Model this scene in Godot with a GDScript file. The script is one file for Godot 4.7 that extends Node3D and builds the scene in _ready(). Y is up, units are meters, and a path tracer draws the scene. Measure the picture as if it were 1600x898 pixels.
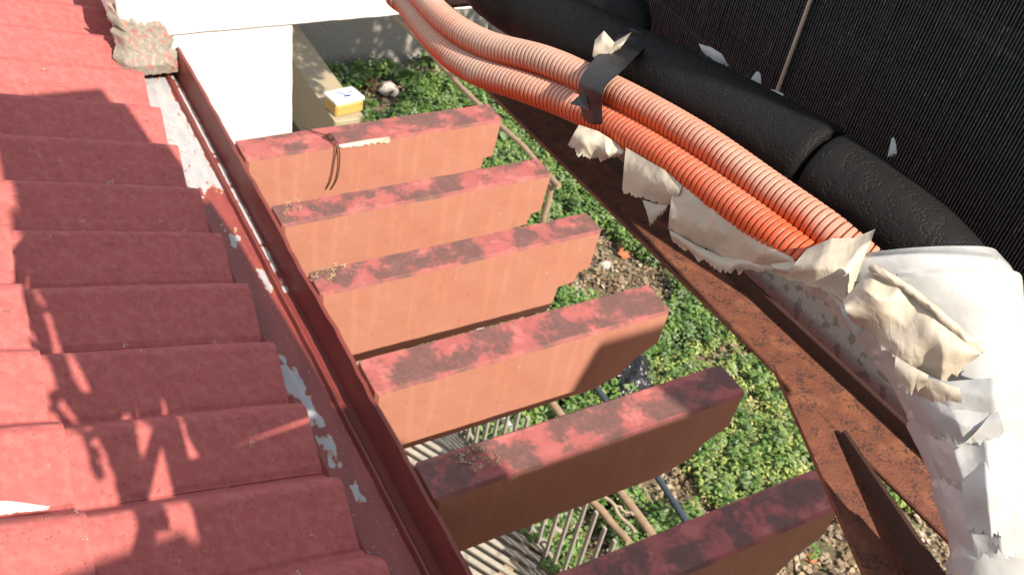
extends Node3D
# Height of the camera above the garden ground; every V(x, y, z) below is measured from the camera.
const G := 5.0
const F := 1533.0
var cam_basis := Basis(Vector3(0.8674013, 0.1509953, 0.4741470), Vector3(0.2127422, 0.7488503, -0.6276655), Vector3(-0.4498397, 0.6453090, 0.6174306))
var M := {}
var taken := {}
var rng := RandomNumberGenerator.new()
var wob := FastNoiseLite.new()

# ---------------------------------------------------------------- helpers
func V(x: float, y: float, z: float) -> Vector3:
	return Vector3(x, y + G, z)

# A point seen at (u, v) of the 1600 x 898 photograph, d metres deep.
func at(u: float, v: float, d: float) -> Vector3:
	return cam_basis * Vector3((u - 800.0) / F * d, -(v - 449.0) / F * d, -d) + Vector3(0, G, 0)

func pts(list: Array) -> Array:
	var out := []
	for p in list:
		out.append(at(p[0], p[1], p[2]))
	return out

func numbered(called: String) -> String:
	if not taken.has(called):
		taken[called] = 0
		return called
	taken[called] += 1
	return "%s_%03d" % [called, taken[called]]

func tag(o: Node, label := "", category := "", group := "", kind := "") -> Node:
	if label: o.set_meta("label", label)
	if category: o.set_meta("category", category)
	if group: o.set_meta("group", group)
	if kind: o.set_meta("kind", kind)
	return o

func thing(called: String, label: String, category: String, where: Vector3, group := "") -> Node3D:
	var o := Node3D.new()
	o.name = numbered(called)
	add_child(o)
	o.position = where
	tag(o, label, category, group)
	return o

# st holds world positions; the mesh is stored relative to where its parent stands.
func world_origin(parent: Node) -> Vector3:
	var p := Vector3.ZERO
	while parent != self:
		p += parent.position
		parent = parent.get_parent()
	return p

func begin() -> SurfaceTool:
	var st := SurfaceTool.new()
	st.begin(Mesh.PRIMITIVE_TRIANGLES)
	return st

func build(called: String, sts: Array, mats: Array, parent: Node = self, base := Vector3.INF) -> MeshInstance3D:
	var me := ArrayMesh.new()
	var from := world_origin(parent) if parent != self else (base if base != Vector3.INF else Vector3.ZERO)
	for i in sts.size():
		var st: SurfaceTool = sts[i]
		st.generate_normals()
		var a := st.commit_to_arrays()
		if a[Mesh.ARRAY_VERTEX] == null or a[Mesh.ARRAY_VERTEX].size() == 0:
			continue
		var v: PackedVector3Array = a[Mesh.ARRAY_VERTEX]
		for k in v.size():
			v[k] -= from
		a[Mesh.ARRAY_VERTEX] = v
		me.add_surface_from_arrays(Mesh.PRIMITIVE_TRIANGLES, a)
		me.surface_set_material(me.get_surface_count() - 1, mats[i])
	var o := MeshInstance3D.new()
	o.mesh = me
	if parent == self:
		o.name = numbered(called)
		o.position = from
	else:
		o.name = called
	parent.add_child(o, true)
	return o

func tri(st: SurfaceTool, a: Vector3, b: Vector3, c: Vector3) -> void:
	st.add_vertex(a); st.add_vertex(b); st.add_vertex(c)

func quad(st: SurfaceTool, a: Vector3, b: Vector3, c: Vector3, d: Vector3) -> void:
	tri(st, a, b, c); tri(st, a, c, d)

# A box with small chamfers; ax, ay, az are its half axes.
func boxa(st: SurfaceTool, c: Vector3, ax: Vector3, ay: Vector3, az: Vector3, ch := 0.0) -> void:
	st.set_smooth_group(-1)
	var ax_l := [ax, ay, az]
	if ch <= 0.0:
		for k in 3:
			var n: Vector3 = ax_l[k]
			var u: Vector3 = ax_l[(k + 1) % 3]
			var w: Vector3 = ax_l[(k + 2) % 3]
			for s in [1.0, -1.0]:
				var us: Vector3 = u * s
				quad(st, c + n * s - us + w, c + n * s + us + w, c + n * s + us - w, c + n * s - us - w)
		return
	var cx := 1.0 - ch / ax.length()
	var cy := 1.0 - ch / ay.length()
	var cz := 1.0 - ch / az.length()
	var sh := [cx, cy, cz]
	for k in 3:
		var n: Vector3 = ax_l[k]
		var u: Vector3 = ax_l[(k + 1) % 3] * sh[(k + 1) % 3]
		var w: Vector3 = ax_l[(k + 2) % 3] * sh[(k + 2) % 3]
		for s in [1.0, -1.0]:
			var us: Vector3 = u * s
			quad(st, c + n * s - us + w, c + n * s + us + w, c + n * s + us - w, c + n * s - us - w)
		# the four edges along axis k
		var p: Vector3 = ax_l[(k + 1) % 3]
		var q: Vector3 = ax_l[(k + 2) % 3]
		var ps: float = sh[(k + 1) % 3]
		var qs: float = sh[(k + 2) % 3]
		var e: Vector3 = n * sh[k]
		for s in [1.0, -1.0]:
			for t in [1.0, -1.0]:
				var g1: Vector3 = p * s + q * (t * qs)
				var g2: Vector3 = p * (s * ps) + q * t
				quad(st, c + g1 - e, c + g1 + e, c + g2 + e, c + g2 - e)
	for s in [1.0, -1.0]:
		for t in [1.0, -1.0]:
			for r in [1.0, -1.0]:
				tri(st, c + ax * s + ay * (t * cy) + az * (r * cz), c + ax * (s * cx) + ay * t + az * (r * cz), c + ax * (s * cx) + ay * (t * cy) + az * r)

func box(st: SurfaceTool, lo: Vector3, hi: Vector3, ch := 0.0) -> void:
	var h := (hi - lo) * 0.5
	boxa(st, (lo + hi) * 0.5, Vector3(h.x, 0, 0), Vector3(0, h.y, 0), Vector3(0, 0, h.z), ch)

func bar(st: SurfaceTool, a: Vector3, b: Vector3, w: float, h: float, up := Vector3.UP, ch := 0.0) -> void:
	var d := (b - a)
	var x := d.normalized()
	var z := x.cross(up).normalized()
	var y := z.cross(x).normalized()
	boxa(st, (a + b) * 0.5, d * 0.5, y * h * 0.5, z * w * 0.5, ch)

func smooth_path(p: Array, step: float) -> Array:
	var c := Curve3D.new()
	c.bake_interval = step
	for i in p.size():
		var t: Vector3 = (p[min(i + 1, p.size() - 1)] - p[max(i - 1, 0)]) / 6.0
		c.add_point(p[i], -t, t)
	return Array(c.get_baked_points())

# Rings swept along a path; radius is called with (arc length, turn 0..1).
func sweep(st: SurfaceTool, path: Array, radius: Callable, seg := 16, tint = null, caps := true) -> void:
	st.set_smooth_group(0)
	var rings := []
	var cols := []
	var n0: Vector3
	var s := 0.0
	for i in path.size():
		var t: Vector3 = (path[min(i + 1, path.size() - 1)] - path[max(i - 1, 0)]).normalized()
		if i == 0:
			n0 = t.cross(Vector3.UP if absf(t.y) < 0.9 else Vector3.RIGHT).normalized()
		else:
			n0 = (n0 - t * n0.dot(t)).normalized()
			s += path[i].distance_to(path[i - 1])
		var b := t.cross(n0)
		var ring := []
		var rc := []
		for k in seg:
			var a := TAU * k / seg
			var dir := n0 * cos(a) + b * sin(a)
			ring.append(path[i] + dir * radius.call(s, float(k) / seg))
			if tint != null:
				rc.append(tint.call(s, dir, ring[-1]))
		rings.append(ring)
		cols.append(rc)
	var put := func(i: int, k: int) -> void:
		if tint != null:
			st.set_color(cols[i][k])
		st.add_vertex(rings[i][k])
	for i in path.size() - 1:
		for k in seg:
			var k2 := (k + 1) % seg
			put.call(i, k); put.call(i + 1, k2); put.call(i + 1, k)
			put.call(i, k); put.call(i, k2); put.call(i + 1, k2)
	if caps:
		for e in [0, path.size() - 1]:
			for k in seg:
				if tint != null:
					st.set_color(cols[e][0])
				st.set_smooth_group(-1)
				if e == 0: tri(st, path[e], rings[e][(k + 1) % seg], rings[e][k])
				else: tri(st, path[e], rings[e][k], rings[e][(k + 1) % seg])
		st.set_smooth_group(0)

func along(line: Array, t: float) -> Vector3:
	var total := 0.0
	for i in line.size() - 1:
		total += line[i].distance_to(line[i + 1])
	var want := t * total
	for i in line.size() - 1:
		var d: float = line[i].distance_to(line[i + 1])
		if want <= d or i == line.size() - 2:
			return line[i].lerp(line[i + 1], clampf(want / maxf(d, 1e-6), 0, 1))
		want -= d
	return line[-1]

# A thin crumpled sheet between two edge lines; its lower edge is torn.
func sheet(st: SurfaceTool, top: Array, bot: Array, seed_: int, crumple := 0.004, jag := 0.15, bulge := 0.006, cols := 26, rows := 12, thick := 0.0008, side_jag := 0.0) -> void:
	var nz := FastNoiseLite.new()
	nz.seed = seed_
	nz.frequency = 1.0
	nz.fractal_octaves = 2
	var mid: Vector3 = (along(top, 0.5) + along(bot, 0.5)) * 0.5
	var facing := (Vector3(0, G, 0) - mid).normalized()
	cols = int(cols * 1.7)
	rows = int(rows * 1.7)
	var grid := []
	for j in rows + 1:
		var row := []
		var v := float(j) / rows
		for i in cols + 1:
			var u := float(i) / cols
			var tj := nz.get_noise_2d(u * 9.0, 31.0) * jag * 1.4 + nz.get_noise_2d(u * 31.0, 7.0) * jag * 0.8
			var vv := v * (1.0 + minf(tj, 0.25)) if jag > 0.0 else v
			if side_jag > 0.0:
				u = clampf(u + (u - 0.5) * 2.0 * side_jag * nz.get_noise_2d(v * 11.0, 77.0 + signf(u - 0.5) * 9.0), 0, 1)
			var p := along(top, u).lerp(along(bot, u), vv)
			var q := p * 34.0
			var fold := absf(nz.get_noise_3d(q.x * 0.42, q.y * 0.42, q.z * 0.42))
			var fine := absf(nz.get_noise_3d(q.x * 1.1 + 20.0, q.y * 1.1, q.z * 1.1))
			p += facing * (bulge * sin(PI * clampf(vv, 0, 1)) + crumple * 0.75 * (1.0 - 2.4 * fold) - crumple * 0.25 * fine)
			row.append(p)
		grid.append(row)
	st.set_smooth_group(0)
	cols = grid[0].size() - 1
	for side in [1.0, -1.0]:
		var off: Vector3 = facing * thick * 0.5 * side
		for j in rows:
			for i in cols:
				var a: Vector3 = grid[j][i] + off
				var b: Vector3 = grid[j][i + 1] + off
				var c: Vector3 = grid[j + 1][i + 1] + off
				var d: Vector3 = grid[j + 1][i] + off
				if side > 0: quad(st, a, b, c, d)
				else: quad(st, a, d, c, b)
	st.set_smooth_group(-1)
	var o: Vector3 = facing * thick * 0.5
	for i in cols:
		quad(st, grid[rows][i] + o, grid[rows][i + 1] + o, grid[rows][i + 1] - o, grid[rows][i] - o)
		quad(st, grid[0][i + 1] + o, grid[0][i] + o, grid[0][i] - o, grid[0][i + 1] - o)
	for j in rows:
		quad(st, grid[j][cols] + o, grid[j][cols] - o, grid[j + 1][cols] - o, grid[j + 1][cols] + o)
		quad(st, grid[j][0] - o, grid[j][0] + o, grid[j + 1][0] + o, grid[j + 1][0] - o)

# A profile in the x-y plane run from z0 to z1 with small worn chamfers. Faces that look up go to st_top.
func extrude(st: SurfaceTool, st_top: SurfaceTool, profile: Array, z0: float, z1: float, ch: float, wear := 0.0, seed_ := 1) -> void:
	var nz := FastNoiseLite.new()
	nz.seed = seed_
	nz.frequency = 9.0
	var P := []
	for i in profile.size():
		var a: Vector2 = profile[i]
		var b: Vector2 = profile[(i + 1) % profile.size()]
		var n := int(maxf(1.0, (b - a).length() / 0.03)) if wear > 0.0 else 1
		for k in n:
			P.append(a.lerp(b, float(k) / n))
	var N := P.size()
	var nor := []
	for i in N:
		var e1: Vector2 = (P[i] - P[(i + N - 1) % N]).normalized()
		var e2: Vector2 = (P[(i + 1) % N] - P[i]).normalized()
		var m := (Vector2(e1.y, -e1.x) + Vector2(e2.y, -e2.x)).normalized()
		nor.append(m / maxf(0.5, m.dot(Vector2(e1.y, -e1.x))))
	# profile runs counter-clockwise, so nor points out
	var rings := []
	for r in [[z0, -ch], [z0 + (ch if z1 > z0 else -ch), 0.0], [z1 - (ch if z1 > z0 else -ch), 0.0], [z1, -ch]]:
		var ring := []
		for i in N:
			var w: float = nz.get_noise_3d(P[i].x, P[i].y, r[0] * 0.5) * wear
			var q: Vector2 = P[i] + nor[i] * (r[1] + w)
			ring.append(V(q.x, q.y, r[0]))
		rings.append(ring)
	for r in 3:
		for i in N:
			var j := (i + 1) % N
			var e: Vector2 = P[j] - P[i]
			var up := -e.x / maxf(e.length(), 1e-6)
			var to := st_top if up > 0.75 else st
			to.set_smooth_group(-1)
			quad(to, rings[r][i], rings[r][j], rings[r + 1][j], rings[r + 1][i])
	var flat := PackedVector2Array(P)
	var ids := Geometry2D.triangulate_polygon(flat)
	st.set_smooth_group(-1)
	for k in range(0, ids.size(), 3):
		tri(st, rings[0][ids[k]], rings[0][ids[k + 1]], rings[0][ids[k + 2]])
		tri(st, rings[3][ids[k]], rings[3][ids[k + 2]], rings[3][ids[k + 1]])

# ---------------------------------------------------------------- textures and materials
func nimg(seed_: int, freq: float, size: int, octaves := 4, kind := FastNoiseLite.TYPE_SIMPLEX_SMOOTH, ret := -1) -> PackedByteArray:
	var n := FastNoiseLite.new()
	n.seed = seed_
	n.frequency = freq
	n.noise_type = kind
	n.fractal_octaves = octaves
	n.fractal_type = FastNoiseLite.FRACTAL_FBM if octaves > 1 else FastNoiseLite.FRACTAL_NONE
	if ret >= 0:
		n.cellular_return_type = ret
	var im := n.get_seamless_image(size, size, false, false, 0.15, true)
	im.convert(Image.FORMAT_L8)
	return im.get_data()

func paint(w: int, h: int, f: Callable) -> ImageTexture:
	var im := Image.create(w, h, false, Image.FORMAT_RGB8)
	for y in h:
		for x in w:
			var c: Color = f.call(x, y)
			im.set_pixel(x, y, c.linear_to_srgb())
	return ImageTexture.create_from_image(im)

func grey(d: PackedByteArray, size: int) -> ImageTexture:
	return ImageTexture.create_from_image(Image.create_from_data(size, size, false, Image.FORMAT_L8, d))

func mat(albedo: Color, rough := 0.8, tex: Texture2D = null, rep := 1.0, bump: Texture2D = null, bump_cm := 0.1) -> StandardMaterial3D:
	var m := StandardMaterial3D.new()
	m.albedo_color = Color.WHITE if tex else albedo.linear_to_srgb()
	m.roughness = rough
	if tex or bump:
		m.uv1_triplanar = true
		m.uv1_world_triplanar = true
		m.uv1_scale = Vector3.ONE * rep
	if tex:
		m.albedo_texture = tex
	if bump:
		m.heightmap_enabled = true
		m.heightmap_texture = bump
		m.heightmap_scale = bump_cm
	return m

func make_materials() -> void:
	const S := 512
	var big := nimg(11, 0.008, S, 4)
	var mid := nimg(12, 0.02, S, 5)
	var fine := nimg(13, 0.09, S, 3)
	var speck := nimg(14, 0.035, S, 1, FastNoiseLite.TYPE_CELLULAR)
	var crack := nimg(15, 0.05, S, 1, FastNoiseLite.TYPE_CELLULAR, FastNoiseLite.RETURN_DISTANCE2_SUB)
	var big2 := nimg(16, 0.012, S, 3)
	var b := func(d: PackedByteArray, x: int, y: int) -> float: return d[y * S + x] / 255.0
	var fine_bump := grey(fine, S)
	var mid_bump := grey(mid, S)
	# painted roof tiles: red paint a little mottled, with dark specks of dirt and moss
	var tile_tex := paint(S, S, func(x, y):
		var c := Color(0.39, 0.108, 0.104).lerp(Color(0.33, 0.088, 0.085), b.call(big, x, y))
		c = c.lerp(Color(0.43, 0.12, 0.11), smoothstep(0.62, 0.8, b.call(mid, x, y)) * 0.5)
		var s: float = smoothstep(0.88, 0.96, 1.0 - b.call(speck, x, y)) * smoothstep(0.46, 0.6, b.call(big2, x, y))
		c = c.lerp(Color(0.50, 0.19, 0.17), smoothstep(0.45, 0.75, b.call(big, (x * 3) % S, (y * 3) % S)) * 0.35)
		c = c.lerp(Color(0.22, 0.085, 0.075), smoothstep(0.60, 0.85, b.call(fine, x, y)) * 0.18)
		c = c.lerp(Color(0.10, 0.045, 0.035), s * 0.85)
		c = c.lerp(Color(0.12, 0.075, 0.06), smoothstep(0.73, 0.84, b.call(mid, (x * 2) % S, (y * 2) % S)) * smoothstep(0.5, 0.7, b.call(big, y, x)) * 0.55)
		return c)
	M.tile = mat(Color.WHITE, 0.7, tile_tex, 2.3, mid_bump, 0.10)
	M.tile.metallic_specular = 0.25
	# rafter sides: terracotta wash with pale drips and chalky spots
	var side_tex := paint(S, S, func(x, y):
		var c := Color(0.385, 0.178, 0.124).lerp(Color(0.36, 0.152, 0.102), b.call(big, x, y))
		c = c.lerp(Color(0.52, 0.25, 0.16), smoothstep(0.55, 0.85, b.call(mid, (x * 2) % S, (y / 6) % S)) * 0.17)
		c = c.lerp(Color(0.60, 0.40, 0.30), smoothstep(0.80, 0.9, b.call(fine, x, y)) * smoothstep(0.6, 0.75, b.call(big2, x, y)) * 0.5)
		c = c.lerp(Color(0.25, 0.08, 0.05), smoothstep(0.72, 0.9, b.call(mid, y, x)) * 0.15)
		return c)
	M.side = mat(Color.WHITE, 0.8, side_tex, 1.1, mid_bump, 0.12)
	# rafter tops: red paint with black mildew and bare worn spots
	var top_tex := paint(S, S, func(x, y):
		var c := Color(0.36, 0.105, 0.098).lerp(Color(0.27, 0.07, 0.066), b.call(mid, x, y))
		c = c.lerp(Color(0.46, 0.15, 0.13), smoothstep(0.6, 0.75, b.call(mid, y, x)) * 0.6)
		var m: float = smoothstep(0.28, 0.66, b.call(big2, x, y) + (b.call(fine, x, y) - 0.5) * 0.36 + (b.call(mid, x, y) - 0.5) * 0.30)
		c = c.lerp(Color(0.075, 0.054, 0.048), m * (0.62 + 0.3 * b.call(fine, y, x)))
		c = c.lerp(Color(0.48, 0.36, 0.30), smoothstep(0.80, 0.88, b.call(fine, (x * 2) % S, (y * 2) % S)) * smoothstep(0.5, 0.7, b.call(mid, x, y)) * 0.5)
		return c)
	M.top = mat(Color.WHITE, 0.85, top_tex, 1.0, mid_bump, 0.15)
	# the same with almost no sun on it: more mildew on the two near rafters
	# rust
	var rust_tex := paint(S, S, func(x, y):
		var c := Color(0.165, 0.058, 0.032).lerp(Color(0.12, 0.040, 0.024), b.call(mid, x, y))
		c = c.lerp(Color(0.23, 0.088, 0.045), smoothstep(0.58, 0.8, b.call(big, y, x)) * 0.6)
		var d: float = smoothstep(0.55, 0.68, b.call(fine, x, y) * 0.6 + b.call(mid, y, x) * 0.45) * smoothstep(0.28, 0.55, b.call(big, x, y))
		c = c.lerp(Color(0.045, 0.022, 0.018), d * 0.85)
		return c)
	M.rust = mat(Color.WHITE, 0.75, rust_tex, 5.0, fine_bump, 0.05)
	M.rust_shaded = mat(Color(0.045, 0.017, 0.011), 0.8, null, 6.0, fine_bump, 0.05)  # shaded copy of rust for upright legs, reused on deck and end plate
	# foam sleeve: black, slightly glossy, cracked by the sun
	var crack_bump := paint(S, S, func(x, y):
		var v: float = smoothstep(0.0, 0.32, b.call(crack, x, y)) * (0.55 + 0.45 * b.call(fine, x, y))
		v = lerpf(0.75 + 0.15 * b.call(fine, x, y), v, smoothstep(0.48, 0.68, b.call(big2, x, y)))
		return Color(v, v, v).srgb_to_linear())
	M.foam = mat(Color(0.009, 0.009, 0.0095), 0.62, null, 11.0, crack_bump, 0.09)
	M.foam.metallic_specular = 0.32
	M.tape_black = mat(Color(0.016, 0.016, 0.018), 0.38, null, 8.0, mid_bump, 0.05)
	var fin_tex := paint(S, S, func(x, y):
		var c := Color(0.032, 0.050, 0.056).lerp(Color(0.056, 0.076, 0.084), b.call(mid, x, y))
		c = c.lerp(Color(0.016, 0.02, 0.021), smoothstep(0.5, 0.7, b.call(fine, x, y)))
		return c.lerp(Color(0.20, 0.20, 0.19), smoothstep(0.74, 0.85, b.call(big, (x * 2) % S, y)) * smoothstep(0.45, 0.6, b.call(fine, y, x)) * 0.6))
	M.fin = mat(Color.WHITE, 0.6, fin_tex, 5.0)
	M.coil = mat(Color(0.006, 0.007, 0.008), 0.7)
	M.casing = mat(Color(0.42, 0.41, 0.38), 0.6, null, 3.0, fine_bump, 0.02)
	var zinc := paint(S, S, func(x, y):
		var c := Color(0.46, 0.44, 0.41).lerp(Color(0.33, 0.31, 0.29), b.call(fine, x, y))
		return c.lerp(Color(0.12, 0.10, 0.09), smoothstep(0.6, 0.75, b.call(mid, x, y)) * 0.6))
	M.pan = mat(Color.WHITE, 0.85, zinc, 5.0, fine_bump, 0.04)
	M.rod = mat(Color(0.42, 0.36, 0.31), 0.6)
	# corrugated conduit: orange plastic; vertex colour carries settled dust and the darkened grooves
	M.conduit = mat(Color.WHITE, 0.5)
	M.conduit.vertex_color_use_as_albedo = true
	# vinyl tape
	var vinyl := paint(S, S, func(x, y):
		var c := Color(0.45, 0.47, 0.48).lerp(Color(0.385, 0.395, 0.40), b.call(big, x, y))
		return c.lerp(Color(0.42, 0.36, 0.28), smoothstep(0.74, 0.86, b.call(mid, x, y)) * 0.35))
	M.wrap = mat(Color.WHITE, 0.30, vinyl, 4.0, mid_bump, 0.10)
	var cream := paint(S, S, func(x, y):
		var c := Color(0.45, 0.395, 0.31).lerp(Color(0.51, 0.465, 0.39), b.call(big, x, y))
		c = c.lerp(Color(0.50, 0.40, 0.28), smoothstep(0.6, 0.8, b.call(mid, x, y)) * 0.4)
		return c.lerp(Color(0.16, 0.12, 0.09), smoothstep(0.84, 0.92, b.call(fine, x, y)) * smoothstep(0.5, 0.7, b.call(mid, y, x)) * 0.7))
	M.cream = mat(Color.WHITE, 0.5, cream, 5.0, mid_bump, 0.12)
	M.cream.backlight_enabled = true
	M.cream.backlight = Color(0.25, 0.23, 0.2)
	M.cream.cull_mode = BaseMaterial3D.CULL_DISABLED
	M.white_tape = mat(Color.WHITE, 0.35, vinyl, 4.0, mid_bump, 0.12)
	M.white_tape.backlight_enabled = true
	M.white_tape.backlight = Color(0.2, 0.2, 0.2)
	M.white_tape.cull_mode = BaseMaterial3D.CULL_DISABLED
	# plaster and concrete
	var white := paint(S, S, func(x, y):
		var c := Color(0.83, 0.825, 0.80).lerp(Color(0.76, 0.75, 0.72), b.call(big, x, y))
		return c.lerp(Color(0.5, 0.47, 0.42), smoothstep(0.80, 0.9, b.call(fine, x, y)) * smoothstep(0.55, 0.7, b.call(big2, x, y)) * 0.4))
	M.white = mat(Color.WHITE, 0.9, white, 0.8, mid_bump, 0.2)
	var cement := paint(S, S, func(x, y):
		var c := Color(0.29, 0.26, 0.22).lerp(Color(0.20, 0.18, 0.15), b.call(fine, x, y))
		c = c.lerp(Color(0.50, 0.48, 0.45), smoothstep(0.64, 0.74, b.call(mid, x, y)) * 0.5)
		c = c.lerp(Color(0.10, 0.09, 0.08), smoothstep(0.92, 0.97, 1.0 - b.call(speck, x, y)) * 0.5)
		return c.lerp(Color(0.40, 0.09, 0.085), smoothstep(0.68, 0.76, b.call(big, x, y)) * 0.85))
	M.mortar = mat(Color.WHITE, 0.95, cement, 4.5, fine_bump, 0.25)
	var concrete := paint(S, S, func(x, y):
		var c := Color(0.40, 0.37, 0.32).lerp(Color(0.30, 0.275, 0.235), b.call(mid, x, y))
		return c.lerp(Color(0.15, 0.13, 0.10), smoothstep(0.66, 0.85, b.call(big2, x, y)) * 0.6))
	M.concrete = mat(Color.WHITE, 0.9, concrete, 0.9, fine_bump, 0.2)
	M.grey_plaster = mat(Color(0.27, 0.26, 0.245), 0.9, null, 1.5, mid_bump, 0.4)
	M.low_wall = mat(Color(0.33, 0.28, 0.19), 0.9, null, 2.0, mid_bump, 0.3)
	M.cream_wall = mat(Color(0.52, 0.45, 0.32), 0.9, null, 2.0, mid_bump, 0.3)
	var soil := paint(S, S, func(x, y):
		var c := Color(0.16, 0.115, 0.07).lerp(Color(0.075, 0.055, 0.036), b.call(mid, x, y))
		c = c.lerp(Color(0.36, 0.30, 0.21), smoothstep(0.56, 0.74, b.call(big, x, y) * 0.6 + b.call(fine, x, y) * 0.4))
		return c.lerp(Color(0.06, 0.085, 0.025), smoothstep(0.5, 0.7, b.call(big2, x, y)) * 0.6))
	M.soil = mat(Color.WHITE, 0.95, soil, 0.7, mid_bump, 2.0)
	M.leaf = mat(Color.WHITE, 0.45)
	M.leaf.vertex_color_use_as_albedo = true
	M.leaf.backlight_enabled = true
	M.leaf.backlight = Color(0.5, 0.6, 0.2)
	M.leaf.cull_mode = BaseMaterial3D.CULL_DISABLED
	M.dry = mat(Color.WHITE, 0.8)
	M.dry.vertex_color_use_as_albedo = true
	M.dry.cull_mode = BaseMaterial3D.CULL_DISABLED
	var wood := paint(S, S, func(x, y):
		var c := Color(0.36, 0.25, 0.17).lerp(Color(0.24, 0.165, 0.11), b.call(mid, (x / 8) % S, y))
		return c.lerp(Color(0.13, 0.10, 0.08), smoothstep(0.6, 0.8, b.call(fine, x, y)) * 0.5))
	M.wood = mat(Color.WHITE, 0.8, wood, 1.6, fine_bump, 0.1)
	M.twig = mat(Color(0.36, 0.30, 0.22), 0.8)
	M.slat = mat(Color(0.30, 0.27, 0.25), 0.7, null, 2.0, fine_bump, 0.05)
	M.blue_pipe = mat(Color(0.045, 0.06, 0.085), 0.35)
	M.pale_pipe = mat(Color(0.50, 0.52, 0.53), 0.4)
	M.black_plastic = mat(Color(0.016, 0.018, 0.022), 0.18, null, 3.0, mid_bump, 0.8)
	M.wire = mat(Color(0.055, 0.022, 0.016), 0.6)
	M.paper = mat(Color(0.78, 0.77, 0.75), 0.6)
	M.yellow = mat(Color(0.50, 0.32, 0.09), 0.5)
	M.label_blue = mat(Color(0.05, 0.09, 0.30), 0.5)
	M.brick_bit = mat(Color(0.42, 0.16, 0.085), 0.9, null, 4.0, fine_bump, 0.3)
	M.stone = mat(Color(0.46, 0.43, 0.39), 0.9, null, 4.0, fine_bump, 0.3)
	M.bark = mat(Color(0.14, 0.10, 0.07), 0.9, null, 2.5, mid_bump, 1.0)
	# the gutter: red paint over zinc; the paint has come off in patches. u runs along the gutter, v across its floor.
	var GW := 2048
	var GH := 128
	var blobs := [[-3.44, -2.68, 0.0, 1.0], [-2.46, -2.37, 0.42, 0.60], [-2.45, -2.39, 0.66, 0.78], [-1.86, -1.72, 0.0, 0.34], [-1.80, -1.60, 0.20, 0.50], [-1.56, -1.48, 0.22, 0.52], [-1.38, -1.34, 0.40, 0.56], [-2.25, -2.15, 0.80, 0.95]]
	M.gutter_floor = mat(Color.WHITE, 0.42)
	var tear := FastNoiseLite.new()
	tear.seed = 5
	tear.frequency = 1.0
	tear.fractal_octaves = 3
	M.gutter_floor.albedo_texture = paint(GW, GH, func(x, y):
		var z: float = -3.6 + 3.6 * (x + 0.5) / GW
		var v: float = (y + 0.5) / GH
		var c := Color(0.29, 0.060, 0.048).lerp(Color(0.22, 0.044, 0.037), 0.5 + tear.get_noise_2d(z * 4.0, v * 1.5))
		var n := tear.get_noise_2d(z * 15.0, v * 2.6)
		var hit := -9.0
		for q in blobs:
			var e: float = minf(minf(z - q[0], q[1] - z) / 0.08, minf(v - q[2] + (0.4 if q[2] == 0.0 else 0.0), q[3] - v) / 0.16)
			hit = maxf(hit, e)
		var edge := hit + n * 0.75
		if z < -2.7 and tear.get_noise_2d(z * 24.0 + 50.0, v * 5.0) > 0.56: edge = -1.0
		if hit < -0.3 and tear.get_noise_2d(z * 60.0, v * 9.0 + 40.0) > 0.62: edge = 0.3
		c = c.lerp(Color(0.50, 0.33, 0.16), smoothstep(-0.06, 0.02, edge) * 0.75)
		c = c.lerp(Color(0.36, 0.36, 0.39).lerp(Color(0.45, 0.44, 0.44), clampf(0.5 + tear.get_noise_2d(z * 9.0, v * 3.0), 0, 1)), smoothstep(0.03, 0.09, edge))
		return c)
	M.gutter_wall = mat(Color.WHITE, 0.45)
	M.gutter_wall.albedo_texture = paint(GW, 64, func(x, y):
		var z: float = -3.6 + 3.6 * (x + 0.5) / GW
		var v: float = (y + 0.5) / 64.0
		var c := Color(0.20, 0.042, 0.034).lerp(Color(0.16, 0.033, 0.028), 0.5 + tear.get_noise_2d(z * 5.0, v * 2.0))
		var n := tear.get_noise_2d(z * 14.0, v * 3.0 + 9.0)
		var strip := smoothstep(0.05, 0.02, absf(v - 0.205)) * smoothstep(-2.0, -2.3, z)
		c = c.lerp(Color(0.45, 0.44, 0.43), smoothstep(0.40, 0.6, strip * 0.75 + n * 0.6))
		return c)

# ---------------------------------------------------------------- the scene
var sun := Vector3(0.31, 1.0, 1.0)

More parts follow.
